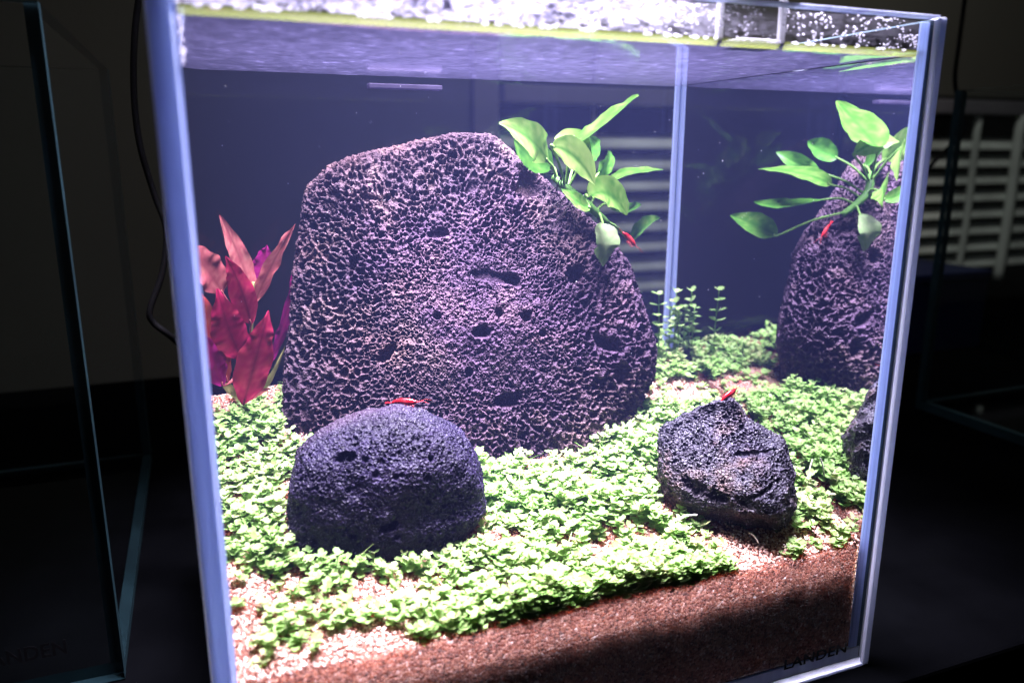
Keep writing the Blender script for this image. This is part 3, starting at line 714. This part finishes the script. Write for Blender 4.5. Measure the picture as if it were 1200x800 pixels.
# ------------------------------------------------------------------ broad leaves
def leaf(name, P, width, roll, ms, parent, prof='anubias', cup=.25, wave=0, tone=.5, tonevar=.15, nl=14, nw=8, seed=0, stemto=None, stemr=.0007, tiptone=None, stemmat='stem'):
    P = [np.asarray(p, float) for p in P]
    # quadratic through the mid point
    b, m_, t = P; c = 2*m_-.5*(b+t); V = []; tn = []; vn = []
    Vd = m_-CAM; Vd /= np.linalg.norm(Vd); r = np.random.default_rng(seed+5); ph = r.uniform(0, 6.28, 3)
    for i in range(nl+1):
        u = i/nl; p = (1-u)**2*b+2*u*(1-u)*c+u*u*t; tg = 2*(1-u)*(c-b)+2*u*(t-c); tg /= np.linalg.norm(tg)+1e-9
        s0 = np.cross(Vd, tg); s0 /= np.linalg.norm(s0)+1e-9
        s = math.cos(roll)*s0+math.sin(roll)*Vd; s = s-(s@tg)*tg; s /= np.linalg.norm(s); nrm = np.cross(tg, s)
        if nrm[2] < 0: nrm = -nrm
        if prof == 'anubias': wv = (math.sin(math.pi*min(1, u**.85))**.75)*(1-.12*u)
        elif prof == 'lance': wv = (math.sin(math.pi*u**.75)**.85)
        else: wv = max(.12*(1-u), math.sin(math.pi*u**.9)**.9)
        wv = max(wv, .03)*width/2
        for j in range(nw+1):
            q = j/nw*2-1
            wob = wave*width*math.sin(u*17+ph[0]+(2 if q > 0 else 0))*q*q+wave*.6*width*math.sin(u*31+ph[1])*abs(q)**3
            V.append(p+s*q*wv+nrm*(cup*wv*(abs(q)**1.6)+wob*.8)+s*q*wave*.35*width*math.sin(u*23+ph[2]))
            tt = tone+tonevar*r.normal(0, .5)+(0 if tiptone is None else (tiptone-tone)*u)
            tn.append(min(1, max(0, tt))); vn.append(max(0, 1-abs(q)*5)*.8+.25*max(0, math.sin(u*40-abs(q)*9))*(1 if nw > 6 else 0)*.6)
    F = [[i*(nw+1)+j, i*(nw+1)+j+1, (i+1)*(nw+1)+j+1, (i+1)*(nw+1)+j] for i in range(nl) for j in range(nw)]
    o = mesh(name, np.array(V), F, ms, parent, attrs={'tone': tn, 'vein': vn})
    if stemto is not None:
        mid_ = (b+stemto)/2+np.array([0, 0, .002]); tube('leaf_stalk', [stemto, mid_, b, b+(m_-b)*.15], [stemr*1.2, stemr], stemmat, parent, 6)
    return o
an = thing('broad_leaf_plant', 'green broad leaved plant rooted on the shoulder of the largest rock', 'plant')
RZ = [at(648, 207, .140), at(665, 222, .134), at(688, 240, .129), at(712, 262, .131)]
tube('rhizome', RZ, [.0018, .0026, .0026, .0018], 'stem', an, 8, tone=.1)
rz = lambda t: spline(RZ, 10)[int(t*30)]
S_ = 1/2150
A = [ # base, mid, tip (px,py,Y), width px, roll deg, tone, stalk root t, material
 ((643, 190, .136), (620, 162, .130), (585, 144, .127), 36, 40, .75, .1, 'anubias'),
 ((648, 196, .145), (627, 186, .146), (602, 164, .148), 34, -25, .35, .1, 'anubias'),
 ((668, 174, .131), (704, 149, .128), (748, 111, .129), 46, 80, .6, .3, 'anubias'),
 ((646, 171, .126), (674, 184, .117), (697, 217, .110), 34, 32, .95, .3, 'anubias'),
 ((692, 181, .136), (673, 165, .131), (650, 163, .126), 26, 45, 1.0, .35, 'anubias'),
 ((676, 186, .150), (690, 174, .155), (703, 164, .158), 30, 15, .25, .35, 'anubias'),
 ((707, 222, .140), (731, 206, .148), (777, 199, .154), 26, 76, .6, .7, 'anubias'),
 ((691, 243, .118), (676, 236, .114), (658, 221, .114), 18, 48, .55, .6, 'anubias'),
 ((690, 231, .121), (713, 227, .111), (735, 252, .104), 36, 35, .7, .6, 'anubias'),
 ((706, 261, .124), (710, 285, .117), (707, 312, .119), 32, -38, .75, .85, 'anubias_old'),
 ((738, 284, .155), (753, 268, .162), (773, 255, .168), 32, 70, .45, .95, 'anubias'),
 ((714, 240, .140), (735, 245, .152), (752, 240, .165), 22, 75, .35, .8, 'anubias'),
 ((700, 205, .150), (712, 190, .160), (716, 178, .170), 22, 65, .35, .6, 'anubias'),
]
for i, (b, m_, t, wpx, rl, tone, tr_, ms) in enumerate(A):
    leaf('leaf', [at(*b), at(*m_), at(*t)], wpx*1.12*S_, math.radians(rl), ms, an, tone=tone, tonevar=.28, seed=i, stemto=rz(tr_), wave=.03)
for i in range(16):
    p = rz(rng.uniform(0, .9)); q = p+np.array([rng.uniform(-.016, .006), rng.uniform(-.006, .004), rng.uniform(-.02, -.006)])
    tube('root', [p, (p+q)/2+rng.normal(0, .003, 3), q], [.0005, .0002], 'root', an, 5, 5)

rp = thing('red_plant', 'crimson leaved stem plant at the left end of the big rock', 'plant')
y_ = .172
b0 = at(286, 482, y_)
stem_pts = [b0, at(289, 440, y_), at(295, 380, y_), at(297, 330, y_-.001)]
tube('stem', stem_pts, [.0013, .001, .0008], 'olive', rp, 7)
sp = spline(stem_pts, 10)
S2 = 1/2180
Rl = [ # base mid tip width roll tone mat
 ((295, 345, .176), (280, 300, .179), (257, 252, .181), 26, 12, .6, 'pink', .03),
 ((297, 358, .172), (318, 312, .170), (346, 262, .168), 20, 25, .55, 'pink', .05),
 ((300, 335, .180), (308, 308, .182), (313, 287, .183), 26, 10, .6, 'magenta', .04),
 ((262, 345, .168), (240, 312, .166), (216, 284, .164), 42, 20, .45, 'pink', .05),
 ((294, 380, .164), (283, 340, .160), (264, 300, .158), 33, 15, .6, 'red', .02),
 ((284, 420, .160), (268, 385, .154), (255, 338, .154), 44, 12, .45, 'red', .03),
 ((268, 448, .163), (245, 395, .160), (230, 332, .160), 40, 18, .5, 'redbrown', .03),
 ((262, 452, .158), (247, 420, .155), (228, 385, .153), 34, 25, .6, 'magenta', .03),
 ((285, 474, .158), (300, 420, .151), (315, 364, .152), 44, 14, .6, 'red', .03),
 ((316, 425, .176), (336, 370, .178), (344, 312, .180), 15, 20, .3, 'magenta', .05),
 ((288, 468, .168), (312, 450, .166), (334, 405, .166), 9, 20, .4, 'olive', .03),
 ((284, 470, .168), (262, 448, .166), (232, 412, .166), 11, 20, .4, 'olive', .03),
 ((292, 470, .160), (308, 458, .156), (318, 456, .152), 6, 20, .4, 'pink', .03),
]
for i, (b, m_, t, wpx, rl, tone, ms, wv) in enumerate(Rl):
    leaf('leaf', [at(*b), at(*m_), at(*t)], wpx*.88*S2, math.radians(rl), ms, rp, prof='lance', tone=tone, tonevar=.3, seed=40+i, wave=wv*2.0, cup=.18, nl=22, stemto=sp[max(0, 22-2*i)] if i < 9 else None, stemr=.0005, stemmat='pink')

# ------------------------------------------------------------------ shrimps
def shrimp(label, p0, dirv, L, up=(0, 0, 1)):
    s = thing('shrimp', label, 'shrimp', 'red shrimps in the lit tank')
    d = np.array(dirv, float); d /= np.linalg.norm(d); u = np.array(up, float); u = u-(u@d)*d; u /= np.linalg.norm(u); sd = np.cross(d, u); p0 = np.array(p0)
    def X(a, b=0, c=0): return p0+L*(a*d+b*u+c*sd)
    K = np.array([(-.52, .10, .035), (-.42, .14, .055), (-.28, .17, .08), (-.12, .18, .10), (0, .17, .115), (.14, .165, .12), (.28, .165, .10), (.38, .17, .065), (.46, .19, .025), (.54, .205, .006)])
    V, F = [], []; n = 12
    for a, b, r in K:
        for j in range(n):
            th = 2*math.pi*j/n; V.append(X(a, b+r*math.sin(th)*1.25, r*.85*math.cos(th)))
    for i in range(len(K)-1):
        for j in range(n): F.append([i*n+j, i*n+(j+1) % n, (i+1)*n+(j+1) % n, (i+1)*n+j])
    F += [list(range(n))[::-1], [(len(K)-1)*n+j for j in range(n)]]
    mesh('body', V, F, 'shrimp', s, attrs={'tone': np.repeat(rng.uniform(.3, .7, len(K)), n)})
    V = [X(-.50, .10, 0), X(-.72, .10, .10), X(-.76, .08, .03), X(-.76, .08, -.03), X(-.72, .10, -.10)]
    mesh('tail_fan', V+[v+L*.015*u for v in V], [[0, 1, 2], [0, 2, 3], [0, 3, 4], [5, 7, 6], [5, 8, 7], [5, 9, 8]], 'shrimp', s, attrs={'tone': [.4]*10})
    for k, a in enumerate((.0, .1, .2, .3)):
        for c in (-1, 1):
            tube('leg', [X(a, .09, c*.06), X(a+.05, .04, c*.13), X(a+.02, -.04, c*.15)], L*.012, 'shrimp', s, 5, 3, .8)
    for k in range(4):
        tube('swimmeret', [X(-.36+.1*k, .09, 0), X(-.38+.1*k, .02, 0)], L*.014, 'shrimp', s, 5, tone=.8)
    for c in (-1, 1):
        v, f = ICO2; mesh('eye', X(.40, .215, c*.055)+v*L*.024, f, 'eye', s)
        tube('antenna', [X(.45, .17, c*.03), X(.7, .25, c*.1), X(.95, .22, c*.22)], [L*.010, L*.005], 'shrimp', s, 5, 5, .9)
    return s
def surf_under(o, x, y):
    v = np.empty(len(o.data.vertices)*3, np.float32); o.data.vertices.foreach_get('co', v); v = v.reshape(-1, 3)
    d = np.hypot(v[:, 0]-x, v[:, 1]-y); s = v[d < .0018]; return s[:, 2].max() if len(s) else None
def ridge(o, px):   # world point of the highest silhouette point of a rock near a pixel column
    v = np.empty(len(o.data.vertices)*3, np.float32); o.data.vertices.foreach_get('co', v); v = v.reshape(-1, 3).astype(float)
    dd = v-CAM; z = dd@FW; x = 600+FPX*(dd@RT)/z; y = 400-FPX*(dd@UP)/z; s = np.where(np.abs(x-px) < 6)[0]; return v[s[np.argmin(y[s])]]
p = ridge(r3, 480); shrimp('red shrimp resting level on top of the smooth domed black rock', p-np.array([0, .001, .0005]), RT+np.array([0, -.15, 0]), .0125)
p = ridge(r4, 852); shrimp('red shrimp tilted head up on the brown peak of the small angular rock', p+np.array([-.001, 0, -.0003]), RT*.8+np.array([.1, .35, .45]), .0115, up=(-.5, 0, 1))
p = at(735, 283, .130); shrimp('red shrimp clinging under the leaves on the big rock shoulder', p, RT*.55+np.array([0, .1, -.6]), .011, up=(.9, -.3, .5))

# ------------------------------------------------------------------ loose bits
for (a, b, lab) in (((793, 610), (817, 603), 'pale root fragment poking out by the small angular rock'), ((878, 624), (889, 636), 'thin pale root fragment leaning on the foot of the small angular rock'), ((945, 575), (955, 552), 'pale dry stem upright right of the small angular rock')):
    A_ = onground(*a); B_ = onground(*b); A_[2] += .007; B_[2] += .009
    if b[0] == 817: A_ = at(793, 610, .022); B_ = at(817, 603, .018)
    if b[0] == 889: A_ = at(878, 624, .021); B_ = at(889, 636, .017)
    if b[0] == 955: B_ = A_+np.array([.003, .001, .010])
    tag(tube('root_fragment', [A_, (A_+B_)/2+np.array([0, 0, .001]), B_], [.0004, .0003], 'dry', None, 6), lab, 'root')
p = onground(547, 622); p[2] += .006
lf = leaf('fallen_leaf', [p+np.array([-.006, .001, .002]), p+np.array([0, 0, .004]), p+np.array([.006, -.002, .002])], .008, math.radians(50), 'olive', None, tone=.9)
tag(lf, 'curled tan dead leaf lying against the smooth domed rock', 'leaf')
n = 110
pc = np.stack([rng.uniform(.02, .28, n), rng.uniform(.02, .18, n), rng.uniform(.15, .28, n)], 1)
tag(scatter_blobs('water_particles', pc, rng.uniform(.00006, .00018, n), 'acrylic'), 'tiny pale specks drifting in the tank water', 'particles', kind='stuff')

# ------------------------------------------------------------------ neighbours
def tank(name, label, x0, x1, y0, y1, h):
    t = thing(name, label, 'aquarium', 'dark empty neighbouring tanks'); e = 'edge_teal'
    f = pane('front_pane', (x0, y0, 0), (x1, y0+T, h), 4, 2, e, 'clear', t, 'glass_dark')
    pane('back_pane', (x0, y1-T, T+g), (x1, y1, h), 2, 4, e, 'clear', t, 'glass_dark')
    pane('left_pane', (x0, y0+T+g, T+g), (x0+T, y1-T-g, h), 3, 5, e, 'clear', t, 'glass_dark')
    pane('right_pane', (x1-T, y0+T+g, T+g), (x1, y1-T-g, h), 5, 3, e, 'clear', t, 'glass_dark')
    pane('bottom_pane', (x0+.0002, y0+T+g, 0), (x1-.0002, y1, T), 1, 0, e, 'clear', t, 'glass_dark')
    return t, f
tl_, fl_ = tank('aquarium', 'dark empty glass tank with black lettering left of the lit tank', -.343, -.042, .122, .42, .303)
bevbox('silicone_seam', (-.0475, .1284, .006), (-.0425, .130, .302), 'edge_teal', tl_, bev=.0004)
q0 = at(79, 764, .1218); lettering('LANDEN', .0098, (q0[0], .1217, q0[2]), fl_, wide=.88)
tr_, fr_ = tank('aquarium', 'dark empty glass tank beyond the right end of the lit tank', .655, .955, -.005, .292, .300)
bevbox('silicone_seam', (.6555, .2848, .006), (.6618, .2860, .299), 'edge_teal', tr_, bev=.0004)
bevbox('silicone_seam', (.6555, .004, .0062), (.6618, .2840, .0085), 'edge_teal', tr_, bev=.0004)
# navy box on the table beyond the right tank
p0 = at(1080, 322, .45); p1 = at(1160, 322, .45)
nb = thing('storage_box', 'dark navy box standing on the table under the blind', 'box')
bevbox('body', (p0[0]-.02, .45, 0), (p1[0], .60, p0[2]-.012), 'navy', nb, bev=.002)
bevbox('lid', (p0[0]-.022, .448, p0[2]-.0115), (p1[0]+.002, .602, p0[2]), 'navy', nb, bev=.002)
pp = at(1118, 424, .4495); bevbox('printed_band', (pp[0], .4490, pp[2]-.006), (pp[0]+.045, .4499, pp[2]+.002), 'violet', nb, bev=.0003)
# cables
cl = [(166, -25, .27), (158, 40, .27), (157, 110, .27), (164, 170, .27), (181, 228, .27), (195, 270, .265), (190, 320, .26), (176, 362, .255), (180, 378, .255), (200, 394, .255), (230, 420, .27)]
tag(tube('power_cable', [at(*q) for q in cl], .0019, 'black', None, 10), 'black cable hanging behind the left edge of the lit tank', 'cable')
cr = [(1134, -25, .36), (1124, 50, .36), (1119, 95, .36), (1126, 128, .36), (1132, 150, .36), (1122, 165, .36), (1106, 178, .36), (1085, 200, .36)]
tag(tube('power_cable', [at(*q) for q in cr], .0021, 'black', None, 10), 'black cable looping down in front of the window blind', 'cable')
